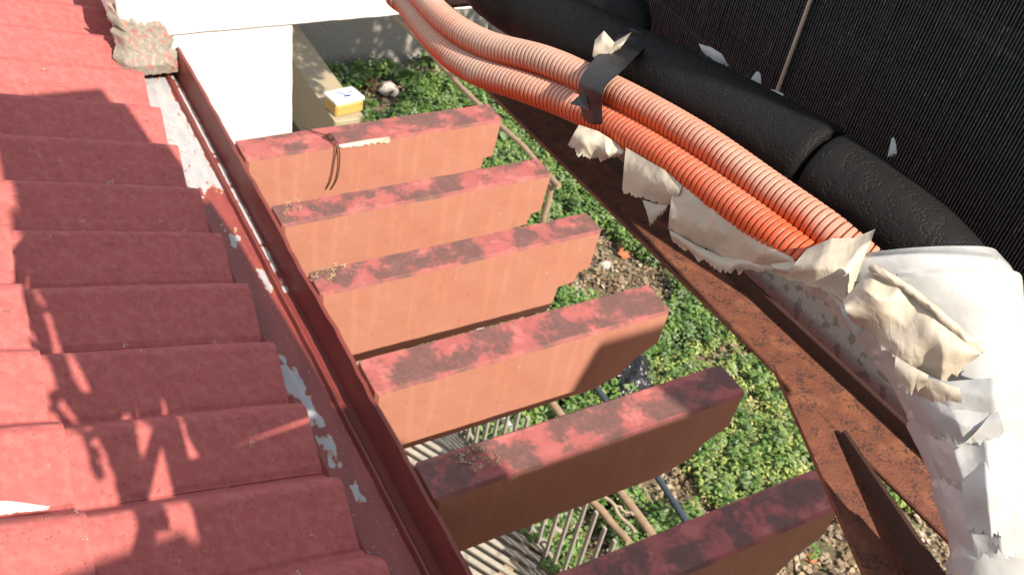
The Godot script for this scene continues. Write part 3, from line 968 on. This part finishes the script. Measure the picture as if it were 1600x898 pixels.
# ---------------------------------------------------------------- white wrap and torn tape
func make_wrap() -> void:
	var w := thing("pipe_wrap", "white vinyl wrap round the pipes, torn and peeling where they bend down", "pipe wrap", at(1520, 640, 0.69))
	# rings seen left edge, right edge, depth
	var R := [[1318, 404, 1543, 397, 0.700], [1268, 432, 1566, 428, 0.698], [1305, 470, 1583, 470, 0.693], [1358, 535, 1596, 520, 0.688], [1402, 600, 1606, 578, 0.683], [1432, 665, 1614, 642, 0.680], [1460, 738, 1622, 716, 0.678], [1480, 815, 1630, 800, 0.676], [1494, 890, 1640, 880, 0.674], [1504, 980, 1652, 975, 0.672], [1508, 1090, 1660, 1085, 0.67]]
	var L := smooth_path(pts(R.map(func(r): return [r[0], r[1], r[4]])), 0.002)
	var Q := smooth_path(pts(R.map(func(r): return [r[2], r[3], r[4]])), 0.002)
	var n := 150
	var seg := 64
	var rings := []
	var cr := FastNoiseLite.new()
	cr.seed = 77
	cr.frequency = 1.0
	cr.fractal_octaves = 2
	for i in n + 1:
		var f := float(i) / n
		var a := along(L, f)
		var b := along(Q, f)
		var a2 := along(L, minf(f + 0.02, 1.0))
		var b2 := along(Q, minf(f + 0.02, 1.0))
		if f > 0.97:
			a2 = a + (a - along(L, f - 0.02)); b2 = b + (b - along(Q, f - 0.02))
		var c := (a + b) * 0.5
		var x := (a - b) * 0.5
		var t := ((a2 + b2) * 0.5 - c).normalized()
		var y := x.cross(t).normalized() * x.length() * 0.80
		var ring := []
		for k in seg:
			var g := TAU * k / seg
			var p := c + x * cos(g) + y * sin(g)
			# overlapping turns of tape: a small step spirals round the bundle
			var turn := fposmod(f * 7.0 + float(k) / seg * 0.9, 1.0)
			var lift := 0.0042 * (1.0 - turn) + 0.003 * cr.get_noise_3d(p.x * 14.0, p.y * 14.0, p.z * 14.0) + 0.0009 * (0.4 - absf(cr.get_noise_3d(p.x * 34.0, p.y * 26.0, p.z * 34.0)))
			ring.append(p + (p - c).normalized() * lift)
		rings.append(ring)
	var st := begin()
	st.set_smooth_group(0)
	for i in n:
		for k in seg:
			var k2 := (k + 1) % seg
			quad(st, rings[i][k], rings[i][k2], rings[i + 1][k2], rings[i + 1][k])
	# rim folded into the bundle at the top
	st.set_smooth_group(-1)
	var c0: Vector3 = Vector3.ZERO
	for k in seg: c0 += rings[0][k] / seg
	for k in seg:
		var k2 := (k + 1) % seg
		quad(st, rings[0][k2], rings[0][k], rings[0][k].lerp(c0, 0.12), rings[0][k2].lerp(c0, 0.12))
	var c9: Vector3 = Vector3.ZERO
	for k in seg: c9 += rings[n][k] / seg
	for k in seg: tri(st, rings[n][k], rings[n][(k + 1) % seg], c9)
	build("wrapped_tape", [st], [M.wrap], w)
	var add := func(called: String, m: StandardMaterial3D, top: Array, bot: Array, sd: int, cr_: float, jag: float, bulge: float, cols := 26, rows := 12) -> void:
		var s := begin()
		sheet(s, pts(top), pts(bot), sd, cr_, jag, bulge, cols, rows)
		build(called, [s], [m], w)
	# collar round the ends of the conduits, with its spike
	add.call("torn_collar", M.cream, [[1262, 388, 0.668], [1300, 372, 0.662], [1335, 372, 0.664], [1368, 358, 0.668]], [[1228, 432, 0.680], [1270, 448, 0.662], [1322, 480, 0.652], [1352, 400, 0.664]], 21, 0.006, 0.06, 0.010, 34, 16)
	add.call("torn_collar", M.cream, [[1205, 412, 0.690], [1245, 408, 0.680], [1290, 436, 0.664], [1330, 470, 0.654]], [[1215, 426, 0.692], [1262, 440, 0.676], [1312, 474, 0.660], [1352, 508, 0.650]], 22, 0.005, 0.25, 0.006, 30, 10)
	# long creamy fold with a rolled edge
	add.call("peeled_fold", M.cream, [[1318, 470, 0.640], [1362, 420, 0.632], [1420, 452, 0.624], [1480, 500, 0.618], [1536, 545, 0.620]], [[1330, 500, 0.644], [1372, 530, 0.636], [1420, 575, 0.630], [1470, 600, 0.626], [1526, 560, 0.622]], 23, 0.009, 0.10, 0.010, 44, 22)
	var roll := begin()
	sweep(roll, smooth_path(pts([[1362, 418, 0.628], [1380, 426, 0.622], [1425, 455, 0.618], [1470, 492, 0.613], [1510, 528, 0.612], [1534, 548, 0.616]]), 0.003), func(s, t): return 0.0026 + 0.0016 * wob.get_noise_2d(s * 90.0, t * 5.0), 10)
	build("rolled_edge", [roll], [M.cream], w)
	# pointed tongue hanging over the grey pan
	add.call("hanging_tongue", M.white_tape, [[1312, 478, 0.650], [1340, 492, 0.646], [1368, 502, 0.642]], [[1332, 520, 0.652], [1341, 528, 0.650], [1350, 516, 0.648]], 24, 0.003, 0.05, 0.004, 14, 10)
	# second fold lower down, edge of the next turn
	add.call("peeled_fold", M.cream, [[1405, 560, 0.632], [1450, 590, 0.622], [1500, 606, 0.616]], [[1422, 612, 0.634], [1462, 636, 0.626], [1505, 640, 0.620]], 25, 0.006, 0.25, 0.004, 26, 12)
	add.call("curled_edge", M.cream, [[1586, 574, 0.618], [1570, 622, 0.610], [1535, 664, 0.608], [1500, 700, 0.618]], [[1580, 590, 0.624], [1556, 640, 0.618], [1520, 684, 0.616], [1490, 704, 0.622]], 26, 0.004, 0.1, 0.003, 30, 8)
	add.call("tape_layer", M.white_tape, [[1446, 676, 0.648], [1490, 694, 0.622], [1540, 690, 0.612], [1590, 672, 0.616]], [[1466, 742, 0.648], [1510, 770, 0.622], [1552, 768, 0.612], [1600, 745, 0.616]], 27, 0.004, 0.14, 0.004, 34, 12)
	add.call("tape_layer", M.white_tape, [[1500, 726, 0.622], [1540, 722, 0.610], [1588, 716, 0.612]], [[1514, 830, 0.620], [1550, 838, 0.608], [1592, 822, 0.612]], 28, 0.004, 0.07, 0.004, 26, 16)
	add.call("tape_layer", M.white_tape, [[1405, 590, 0.645], [1440, 612, 0.632], [1490, 640, 0.618], [1560, 640, 0.610]], [[1432, 660, 0.650], [1466, 684, 0.634], [1510, 696, 0.618], [1570, 676, 0.612]], 29, 0.004, 0.2, 0.003, 34, 10)
	add.call("tape_layer", M.white_tape, [[1372, 520, 0.650], [1420, 566, 0.634], [1480, 596, 0.620], [1550, 590, 0.610], [1600, 570, 0.612]], [[1398, 578, 0.652], [1436, 628, 0.637], [1490, 664, 0.622], [1555, 650, 0.611], [1605, 622, 0.613]], 30, 0.003, 0.16, 0.003, 40, 12)
	add.call("tape_layer", M.white_tape, [[1470, 750, 0.642], [1512, 772, 0.622], [1560, 780, 0.610], [1615, 760, 0.612]], [[1488, 840, 0.642], [1522, 862, 0.622], [1566, 866, 0.610], [1620, 850, 0.612]], 37, 0.003, 0.12, 0.003, 36, 12)
	add.call("torn_shred", M.white_tape, [[1560, 402, 0.655], [1570, 412, 0.655], [1578, 424, 0.655]], [[1572, 440, 0.66], [1582, 444, 0.66], [1590, 440, 0.66]], 38, 0.003, 0.3, 0.002, 10, 8)
	add.call("torn_shred", M.cream, [[1400, 556, 0.628], [1426, 572, 0.622], [1452, 586, 0.618]], [[1398, 590, 0.630], [1424, 612, 0.624], [1446, 602, 0.620]], 39, 0.003, 0.35, 0.003, 16, 10)
	# remnants of tape under the conduits, each a piece of its own
	var rem := [
		["tape_wad", "crumpled wad of cream tape stuck below the black tape", [[905, 195, 0.838], [935, 205, 0.83], [962, 222, 0.826], [975, 235, 0.82]], [[888, 225, 0.842], [905, 242, 0.836], [940, 250, 0.832], [968, 244, 0.826]], 31, 0.011, 0.12, 0.008],
		["tape_wad", "small shred of pale tape standing up beside the black tape's upper edge", [[930, 62, 0.865], [944, 48, 0.862], [960, 66, 0.858], [987, 50, 0.852]], [[926, 86, 0.860], [938, 94, 0.856], [955, 84, 0.852], [972, 72, 0.850]], 32, 0.005, 0.2, 0.004],
		["tape_sheet", "smooth cream tape sheet hanging below the lower conduit, left of the torn ones", [[978, 230, 0.806], [1008, 248, 0.79], [1040, 266, 0.775], [1066, 290, 0.765]], [[972, 300, 0.812], [1000, 308, 0.80], [1030, 318, 0.79], [1055, 318, 0.78]], 33, 0.003, 0.05, 0.006],
		["tape_tag", "small pointed tag of tape below the smooth cream sheet", [[1004, 312, 0.798], [1025, 318, 0.792], [1044, 318, 0.786]], [[1010, 330, 0.80], [1016, 350, 0.80], [1040, 330, 0.79]], 34, 0.003, 0.2, 0.002],
		["tape_sheet", "large torn cream tape sheet with ragged lower edge over the rusty rail", [[1054, 282, 0.772], [1110, 312, 0.752], [1170, 352, 0.727], [1240, 402, 0.70]], [[1044, 366, 0.792], [1100, 396, 0.772], [1150, 418, 0.750], [1240, 424, 0.705]], 35, 0.006, 0.13, 0.008],
		["tape_strip", "bright curled strip of tape along the large sheet's ragged edge", [[1046, 358, 0.782], [1090, 384, 0.766], [1130, 402, 0.752], [1180, 400, 0.732], [1238, 402, 0.708]], [[1050, 374, 0.786], [1092, 404, 0.768], [1122, 424, 0.756], [1176, 424, 0.735], [1240, 428, 0.708]], 36, 0.005, 0.35, 0.004]]
	for r in rem:
		var s := begin()
		sheet(s, pts(r[2]), pts(r[3]), r[4], r[5], r[6], r[7], 34, 16)
		var o := build(r[0], [s], [M.cream], self, pts(r[2])[1])
		tag(o, r[1], "tape", "torn tape along the conduits")
	# scraps that stick up behind the foam pipe
	var scraps := [[[[1092, 68, 0.86], [1112, 74, 0.855], [1128, 84, 0.85]], [[1098, 82, 0.86], [1118, 96, 0.855], [1140, 104, 0.85]], "flat grey scrap of tape behind the foam pipe, farthest from the wrap"], [[[1182, 112, 0.83], [1186, 112, 0.83], [1189, 116, 0.83]], [[1170, 128, 0.83], [1180, 134, 0.83], [1190, 136, 0.83]], "upright triangular scrap of tape left of the rod's foot"], [[[1196, 138, 0.822], [1210, 140, 0.82], [1224, 146, 0.818]], [[1198, 146, 0.822], [1212, 154, 0.82], [1226, 156, 0.818]], "flat scrap of tape at the foot of the rod"], [[[1394, 216, 0.765], [1397, 214, 0.765], [1400, 220, 0.765]], [[1388, 242, 0.765], [1395, 244, 0.765], [1402, 238, 0.765]], "narrow upright scrap of tape behind the foam pipe near its seam"], [[[1545, 398, 0.70], [1562, 402, 0.70], [1574, 412, 0.70]], [[1560, 428, 0.70], [1574, 434, 0.70], [1580, 440, 0.70]], "ragged grey scrap of tape on the wrap's upper corner by the fins"]]
	for i in scraps.size():
		var s := begin()
		sheet(s, pts(scraps[i][0]), pts(scraps[i][1]), 50 + i, 0.002, 0.2, 0.001, 10, 6)
		tag(build("tape_scrap", [s], [M.white_tape], self, pts(scraps[i][0])[1]), scraps[i][2], "tape", "tape scraps behind the foam pipe")

# ---------------------------------------------------------------- garden
func rod(a: Vector3, b: Vector3, r: float, bend := 0.01, sd := 1.0) -> SurfaceTool:
	var st := begin()
	var p := []
	for i in 13:
		var t := i / 12.0
		p.append(a.lerp(b, t) + Vector3(wob.get_noise_2d(t * 2.0, sd), wob.get_noise_2d(t * 2.0, sd + 9.0), 0) * bend)
	sweep(st, p, func(s, k): return r * (1.0 + 0.10 * wob.get_noise_2d(s * 9.0, k * 3.0 + sd)), 12)
	return st

func make_garden_things() -> void:
	var b := thing("pole_rail", "weathered wooden pole resting on a post beyond the rafter tips", "rail", V(3.64, -5, -4.78))
	build("pole", [rod(V(3.53, -4.0, -7.9), V(3.645, -4.0, -4.70), 0.021, 0.04, 3.0)], [M.wood], b)
	build("post", [rod(V(3.64, -5.1, -4.78), V(3.642, -4.02, -4.775), 0.025, 0.02, 5.0)], [M.wood], b)
	# slatted fence on the edge of the concrete strip; 
	var f := thing("slatted_fence", "low grey fence of upright slats on the concrete strip's edge", "fence", V(2.42, -5, -2.6))
	var fx := func(z: float) -> float: return 2.43 + 0.03 * (z + 2.5)
	var z := -3.45
	while z < -1.75:
		var st := begin()
		box(st, V(fx.call(z) - 0.008, -4.93, z - 0.013), V(fx.call(z) + 0.008, -4.12 + rng.randf_range(-0.02, 0.02), z + 0.013), 0.003)
		build("slat", [st], [M.slat], f)
		z += 0.088
	for y in [-4.86]:
		var st := begin()
		bar(st, V(fx.call(-3.5) + 0.0185, y, -3.5), V(fx.call(-1.7) + 0.0185, y, -1.7), 0.02, 0.035, Vector3.UP, 0.003)
		build("cross_rail", [st], [M.slat], f)
	var posts := begin()
	box(posts, V(fx.call(-3.55) - 0.03, -5.0, -3.58), V(fx.call(-3.55) + 0.03, -3.95, -3.52), 0.005)
	build("post", [posts], [M.pale_pipe], f)
	# slats lying side by side on the concrete
	var bd := thing("slatted_board", "board of pale parallel slats lying on the concrete strip below the rafters", "slatted board", V(2.1, -4.92, -3.0))
	var along_ := Vector3(0.50, 0, 0.866)
	var across_ := Vector3(0.866, 0, -0.50)
	for i in 15:
		var c := V(2.02, -4.875, -2.98) + across_ * (i - 7) * 0.062 + along_ * rng.randf_range(-0.02, 0.02)
		var st := begin()
		boxa(st, c, along_ * 0.62, Vector3(0, 0.010, 0), across_ * 0.017, 0.003)
		build("slat", [st], [M.concrete], bd)
	for k in [-0.5, 0.0, 0.5]:
		var st := begin()
		boxa(st, V(2.02, -4.908, -2.98) + along_ * k, along_ * 0.03, Vector3(0, 0.021, 0), across_ * 0.47, 0.003)
		build("batten", [st], [M.wood], bd)
	tag(build("garden_pole", [rod(V(3.03, -4.79, -3.85), V(3.07, -4.80, -2.25), 0.028, 0.03, 11.0)], [M.wood], self, V(3.1, -5, -3)), "pinkish wooden pole lying on the weeds between the near rafters", "pole")
	tag(build("garden_pole", [rod(V(3.42, -4.78, -3.9), V(3.33, -4.79, -2.3), 0.022, 0.01, 13.0)], [M.blue_pipe], self, V(3.45, -5, -3)), "dark blue plastic pipe lying on the weeds below the fifth rafter", "pipe")
	tag(build("garden_pole", [rod(V(2.84, -4.80, -2.9), V(2.90, -4.80, -2.32), 0.024, 0.02, 15.0)], [M.wood], self, V(2.93, -5, -2.65)), "short brown stick with a broken end beside the pinkish pole", "stick")
	var tw := thing("forked_twig", "pale forked twig lying between the two wooden poles", "twig", V(3.0, -4.88, -2.6))
	build("stem", [rod(V(2.92, -4.78, -2.85), V(2.97, -4.77, -2.36), 0.011, 0.025, 17.0)], [M.twig], tw)
	build("branch", [rod(V(2.945, -4.775, -2.58), V(3.03, -4.765, -2.46), 0.008, 0.02, 18.0)], [M.twig], tw)
	tag(build("pale_pipe", [rod(V(2.70, -4.86, -3.75), V(2.68, -4.84, -3.30), 0.025, 0.0, 19.0)], [M.pale_pipe], self, V(2.69, -4.9, -3.5)), "pale grey pipe between the fence end and the poles", "pipe")
	# black plastic sheet
	var st := begin()
	st.set_smooth_group(0)
	var grid := []
	for i in 21:
		var row := []
		for k in 21:
			var x := lerpf(3.58, 3.98, i / 20.0) + 0.05 * wob.get_noise_2d(k * 0.2, 3.0)
			var zz := lerpf(-3.78, -3.38, k / 20.0) + 0.05 * wob.get_noise_2d(i * 0.2, 8.0)
			row.append(V(x, -4.83 + 0.09 * wob.get_noise_2d(x * 5.0, zz * 5.0) + 0.05 * absf(wob.get_noise_2d(x * 12.0, zz * 12.0)) - 0.10 * pow(maxf(absf(i - 10.0), absf(k - 10.0)) / 10.0, 3.0), zz))
		grid.append(row)
	for i in 20:
		for k in 20:
			quad(st, grid[i][k], grid[i + 1][k], grid[i + 1][k + 1], grid[i][k + 1])
	tag(build("plastic_bag", [st], [M.black_plastic], self, V(3.78, -4.95, -3.58)), "shiny black plastic bag lying in the weeds past the fourth rafter", "bag")
	# the tub on the low wall
	var t := thing("paint_tub", "white topped tub with yellow sides on the low cream wall", "tub", V(2.79, -4.4, -6.66))
	st = begin()
	boxa(st, V(2.79, -4.345, -6.68), Vector3(0.13, 0.0, -0.02), Vector3(0, 0.055, 0), Vector3(0.02, 0, 0.09), 0.015)
	build("body", [st], [M.yellow], t)
	st = begin()
	boxa(st, V(2.79, -4.272, -6.68), Vector3(0.134, 0.0, -0.02), Vector3(0, 0.018, 0), Vector3(0.02, 0, 0.094), 0.008)
	var lid := build("lid", [st], [M.paper], t)
	st = begin()
	for q in [[-0.05, -0.05, 0.03, 0.05], [-0.02, 0.04, 0.05, 0.02], [0.03, -0.04, 0.08, -0.02]]:
		bar(st, V(2.79 + q[0], -4.2535, -6.68 + q[1]), V(2.79 + q[2], -4.2535, -6.68 + q[3]), 0.018, 0.002)
	var pr := build("print", [st], [M.label_blue], lid)
	pr.name = "print"
	# tree whose shade falls on the garden wall
	var tr := thing("shade_tree", "leafy tree behind the finned unit, its shade on the garden wall", "tree", V(6.3, -5, -5.0))
	st = begin()
	sweep(st, smooth_path([V(6.3, -5.2, -5.0), V(6.2, -3.6, -5.05), V(5.7, -2.2, -5.1), V(5.3, -1.2, -5.1)], 0.1), func(s, k): return 0.11 - 0.018 * s + 0.008 * wob.get_noise_2d(s * 4.0, k * 5.0), 12)
	build("trunk", [st], [M.bark], tr)
	for q in [[V(5.95, -2.8, -5.08), V(4.4, -1.2, -5.5)], [V(5.6, -2.0, -5.1), V(6.3, -0.4, -5.6)], [V(5.5, -1.7, -5.1), V(4.8, -0.2, -4.6)]]:
		build("branch", [rod(q[0], q[1], 0.035, 0.2, q[1].x)], [M.bark], tr)
	var mm := MultiMesh.new()
	mm.transform_format = MultiMesh.TRANSFORM_3D
	mm.use_colors = true
	mm.mesh = sprig(4, 9, 0.09, 0.05, 0.05)
	var spots := []
	for i in 1100:
		var c := [Vector3(4.5, -1.1, -5.4), Vector3(5.4, -0.6, -5.0), Vector3(6.2, -0.5, -5.5), Vector3(4.9, -0.2, -4.7), Vector3(3.9, -1.3, -5.6), Vector3(3.9, -1.0, -4.5), Vector3(4.6, -0.8, -4.2)][rng.randi() % 7] as Vector3
		var dd := Vector3(rng.randfn(), rng.randfn() * 0.6, rng.randfn()) * 0.42
		spots.append(V(c.x + dd.x, c.y + dd.y, c.z + dd.z))
	mm.instance_count = spots.size()
	for i in spots.size():
		var bs := Basis.from_euler(Vector3(rng.randf_range(-1, 1), rng.randf() * TAU, rng.randf_range(-1, 1))).scaled(Vector3.ONE * rng.randf_range(0.8, 1.5))
		mm.set_instance_transform(i, Transform3D(bs, spots[i] - tr.position))
		var g := rng.randf()
		mm.set_instance_color(i, Color(0.05 + 0.04 * g, 0.11 + 0.05 * g, 0.02))
	var mi := MultiMeshInstance3D.new()
	mi.name = "crown"
	mi.set_meta("kind", "stuff")
	mi.multimesh = mm
	mi.material_override = M.leaf
	tr.add_child(mi)

# A small plant: leaves of two bent quads on a short stem.
func sprig(sd: int, leaves: int, length: float, width: float, height: float) -> ArrayMesh:
	var r := RandomNumberGenerator.new()
	r.seed = sd
	var st := begin()
	st.set_smooth_group(0)
	for i in leaves:
		var a := TAU * i / leaves + r.randf_range(-0.4, 0.4)
		var y := height * r.randf_range(0.2, 1.0)
		var d := Vector3(cos(a), 0, sin(a))
		var s := Vector3(-sin(a), 0, cos(a))
		var l := length * r.randf_range(0.6, 1.15)
		var w := width * 0.5 * r.randf_range(0.7, 1.15)
		var rise := r.randf_range(0.0, 0.6)
		var p0 := Vector3(0, y, 0) + d * l * 0.15
		var p1 := p0 + d * l * 0.35 + Vector3.UP * l * 0.3 * rise
		var p2 := p0 + d * l * 0.7 + Vector3.UP * l * 0.25 * rise
		var p3 := p0 + d * l - Vector3.UP * l * 0.15 * (1.0 - rise)
		var g := r.randf_range(0.75, 1.25)
		st.set_color(Color(g, g, g))
		tri(st, p0, p1 + s * w, p1 - s * w)
		quad(st, p1 - s * w, p1 + s * w, p2 + s * w * 0.8, p2 - s * w * 0.8)
		tri(st, p2 - s * w * 0.8, p2 + s * w * 0.8, p3)
	st.generate_normals()
	return st.commit()

func scatter(called: String, label: String, cat: String, mesh: Mesh, m: Material, places: Array, cols: Array, scales: Vector2, tilt: float) -> void:
	var mm := MultiMesh.new()
	mm.transform_format = MultiMesh.TRANSFORM_3D
	mm.use_colors = true
	mm.mesh = mesh
	mm.instance_count = places.size()
	for i in places.size():
		var s := rng.randf_range(scales.x, scales.y)
		var bs := Basis.from_euler(Vector3(rng.randf_range(-tilt, tilt), rng.randf() * TAU, rng.randf_range(-tilt, tilt))).scaled(Vector3.ONE * s)
		mm.set_instance_transform(i, Transform3D(bs, places[i]))
		var a: Color = cols[rng.randi() % cols.size()]
		var b: Color = cols[rng.randi() % cols.size()]
		mm.set_instance_color(i, a.lerp(b, rng.randf()))
	var mi := MultiMeshInstance3D.new()
	mi.name = numbered(called)
	mi.multimesh = mm
	mi.material_override = m
	add_child(mi)
	tag(mi, label, cat, "", "stuff")

func cover(x: float, z: float) -> float:
	return 0.5 + 0.9 * wob.get_noise_2d(x * 1.4 + 7.0, z * 1.4) + 0.35 * wob.get_noise_2d(x * 4.0, z * 4.0 + 30.0)

func make_plants() -> void:
	var weeds := []
	var lawn := []
	var broad := []
	var litter := []
	for i in 32000:
		var x := rng.randf_range(2.45, 7.0)
		var z := rng.randf_range(-8.2, -0.6)
		if z < -6.4 and x < 2.95: continue
		var c := cover(x, z)
		# bare pale soil close to the bracket, brown litter by the third rafter's tip
		c -= 0.9 * smoothstep(-2.3, -1.7, z) * smoothstep(3.2, 3.8, x)
		c -= 0.75 * smoothstep(0.7, 0.2, Vector2(x - 4.25, z + 4.55).length())
		c -= 0.9 * smoothstep(0.4, 0.1, Vector2(x - 3.45, z + 2.75).length())
		c += 0.35 * smoothstep(3.5, 4.2, x) * smoothstep(-3.6, -2.6, z) * smoothstep(-1.9, -2.4, z)
		if z < -6.0: c -= 0.22
		var y := ground_y(x, z)
		if c > 0.24 + rng.randf_range(-0.12, 0.12):
			if z > -3.7 and x > 3.4 and rng.randf() < 0.65: lawn.append(Vector3(x, y, z))
			elif (z < -6.0 and rng.randf() < 0.45) or (c > 0.75 and rng.randf() < 0.10): broad.append(Vector3(x, y, z))
			else: weeds.append(Vector3(x, y, z))
		elif rng.randf() < 0.40:
			litter.append(Vector3(x, y + rng.randf_range(0.004, 0.03), z))
	var greens := [Color(0.08, 0.17, 0.035), Color(0.13, 0.25, 0.055), Color(0.05, 0.11, 0.025), Color(0.20, 0.29, 0.08), Color(0.22, 0.30, 0.16)]
	scatter("weeds", "small leaved green weeds covering the garden ground", "plants", sprig(1, 15, 0.036, 0.021, 0.17), M.leaf, weeds, greens, Vector2(0.6, 1.4), 0.35)
	scatter("low_grass", "low yellow green growth on the sunny ground by the bracket", "grass", sprig(2, 16, 0.040, 0.014, 0.12), M.leaf, lawn, [Color(0.25, 0.36, 0.08), Color(0.36, 0.42, 0.13), Color(0.15, 0.25, 0.055), Color(0.46, 0.44, 0.18)], Vector2(0.7, 1.3), 0.4)
	scatter("broad_weeds", "broad leaved plants in the bed before the garden wall", "plants", sprig(3, 10, 0.085, 0.055, 0.12), M.leaf, broad, greens, Vector2(0.6, 1.3), 0.35)
	scatter("leaf_litter", "dry brown and pale fallen leaves between the weeds", "leaves", sprig(6, 3, 0.06, 0.035, 0.01), M.dry, litter, [Color(0.24, 0.16, 0.09), Color(0.32, 0.24, 0.15), Color(0.11, 0.07, 0.045), Color(0.14, 0.10, 0.06), Color(0.44, 0.38, 0.29)], Vector2(0.4, 1.0), 0.6)

func lump(c: Vector3, r: float, sd: float) -> SurfaceTool:
	var st := begin()
	st.set_smooth_group(-1)
	var g := []
	for i in 7:
		var row := []
		for k in 10:
			var a := PI * i / 6.0
			var b := TAU * k / 10.0
			var d := Vector3(sin(a) * cos(b), cos(a) * 0.65, sin(a) * sin(b))
			row.append(c + d * r * (1.0 + 0.55 * wob.get_noise_3d(d.x * 1.5 + sd, d.y * 1.5, d.z * 1.5)))
		g.append(row)
	for i in 6:
		for k in 10:
			quad(st, g[i][k], g[i][(k + 1) % 10], g[i + 1][(k + 1) % 10], g[i + 1][k])
	return st

func make_small_things() -> void:
	var stones := [[4.62, -4.85, 0.07, M.brick_bit, "orange broken brick lying in the weeds past the third rafter's tip"], [3.70, -7.75, 0.10, M.stone, "pale round stone in the bed below the garden wall"], [3.56, -7.95, 0.09, M.brick_bit, "orange brick piece in the bed near the garden wall"], [4.55, -5.55, 0.08, M.stone, "white stone in the gap beside the wooden pole's post"], [4.35, -4.75, 0.05, M.stone, "small pale stone in the brown litter"], [4.06, -7.3, 0.07, M.brick_bit, "reddish brick lying in the bed, nearer the rafter than the others"], [3.45, -7.2, 0.05, M.stone, "small grey stone in the bed beside the low cream wall"], [4.05, -1.85, 0.04, M.brick_bit, "small reddish stone on the bare soil beside the brace"]]
	for i in stones.size():
		var s: Array = stones[i]
		var c := V(s[0], -5.0 + s[2] * 0.5 + ground_y(s[0], s[1]), s[1])
		tag(build("garden_stone", [lump(c, s[2], i * 3.7)], [s[3]], self, c), s[4], "stone")
	# white scrap on the roof
	var st := begin()
	var ry := func(x: float, z: float) -> Vector3: return V(x, -1.950 - 0.279 * (x - 0.585) + roof_h((z + 1.096) / PITCH), z)
	sheet(st, [ry.call(-0.16, -1.43), ry.call(-0.09, -1.435), ry.call(-0.012, -1.415)], [ry.call(-0.16, -1.405), ry.call(-0.09, -1.405), ry.call(-0.018, -1.39)], 61, 0.001, 0.1, 0.001, 14, 5, 0.001)
	tag(build("paper_scrap", [st], [M.paper], self, V(-0.08, -1.70, -1.36)), "thin white scrap lying on the roof tiles", "scrap")
	# wire loop over the farthest rafter
	st = begin()
	sweep(st, smooth_path([V(1.02, -1.893, -2.80), V(1.06, -1.888, -2.74), V(1.085, -1.880, -2.70), V(1.098, -1.893, -2.662), V(1.105, -1.96, -2.660), V(1.098, -2.03, -2.661), V(1.078, -2.075, -2.662)], 0.01), func(_s, _k): return 0.0022, 6)
	sweep(st, smooth_path([V(1.075, -1.888, -2.72), V(1.090, -1.890, -2.663), V(1.085, -1.96, -2.661), V(1.075, -2.03, -2.660), V(1.060, -2.07, -2.662)], 0.01), func(_s, _k): return 0.0022, 6)
	sweep(st, smooth_path([V(1.07, -1.885, -2.715), V(1.085, -1.872, -2.705), V(1.095, -1.885, -2.69), V(1.08, -1.888, -2.70), V(1.075, -1.875, -2.70)], 0.006), func(_s, _k): return 0.003, 6)
	tag(build("tie_wire", [st], [M.wire], self, V(1.08, -1.9, -2.68)), "thin rusty wire looped over the rafter beside the white wall", "wire")
	st = begin()
	sheet(st, [V(1.10, -1.898, -2.671), V(1.20, -1.896, -2.672), V(1.29, -1.893, -2.666)], [V(1.11, -1.908, -2.6655), V(1.20, -1.910, -2.6655), V(1.295, -1.916, -2.6655)], 63, 0.0006, 0.3, 0.0, 20, 4, 0.001)
	tag(build("paint_flake", [st], [M.cream], self, V(1.2, -1.9, -2.667)), "pale strip of bare edge on the rafter beside the white wall", "paint flake")
	# crumbs on the rafter tops by the gutter
	var crumbs := []
	for q in [[0.84, -2.385, 0.05, 30], [0.93, -1.27, 0.07, 60], [0.84, -2.05, 0.08, 40]]:
		for i in int(q[3]):
			crumbs.append(V(q[0] + rng.randfn() * q[2] * 0.4, -1.897, q[1] + rng.randf_range(-0.035, 0.035)))
	for i in 170:
		var x := rng.randf_range(-0.12, 0.57)
		var z := rng.randf_range(-3.4, -0.9)
		var t := (z + 1.096) / PITCH
		crumbs.append(V(x, -1.958 - 0.279 * (x - 0.585) + roof_h(t) + 0.004, z))
	scatter("crumbs", "small crumbs of debris lying on the roof tiles and rafter tops", "debris", sprig(8, 3, 0.008, 0.004, 0.002), M.dry, crumbs, [Color(0.36, 0.22, 0.12), Color(0.24, 0.12, 0.07), Color(0.48, 0.38, 0.27)], Vector2(0.5, 1.2), 0.5)
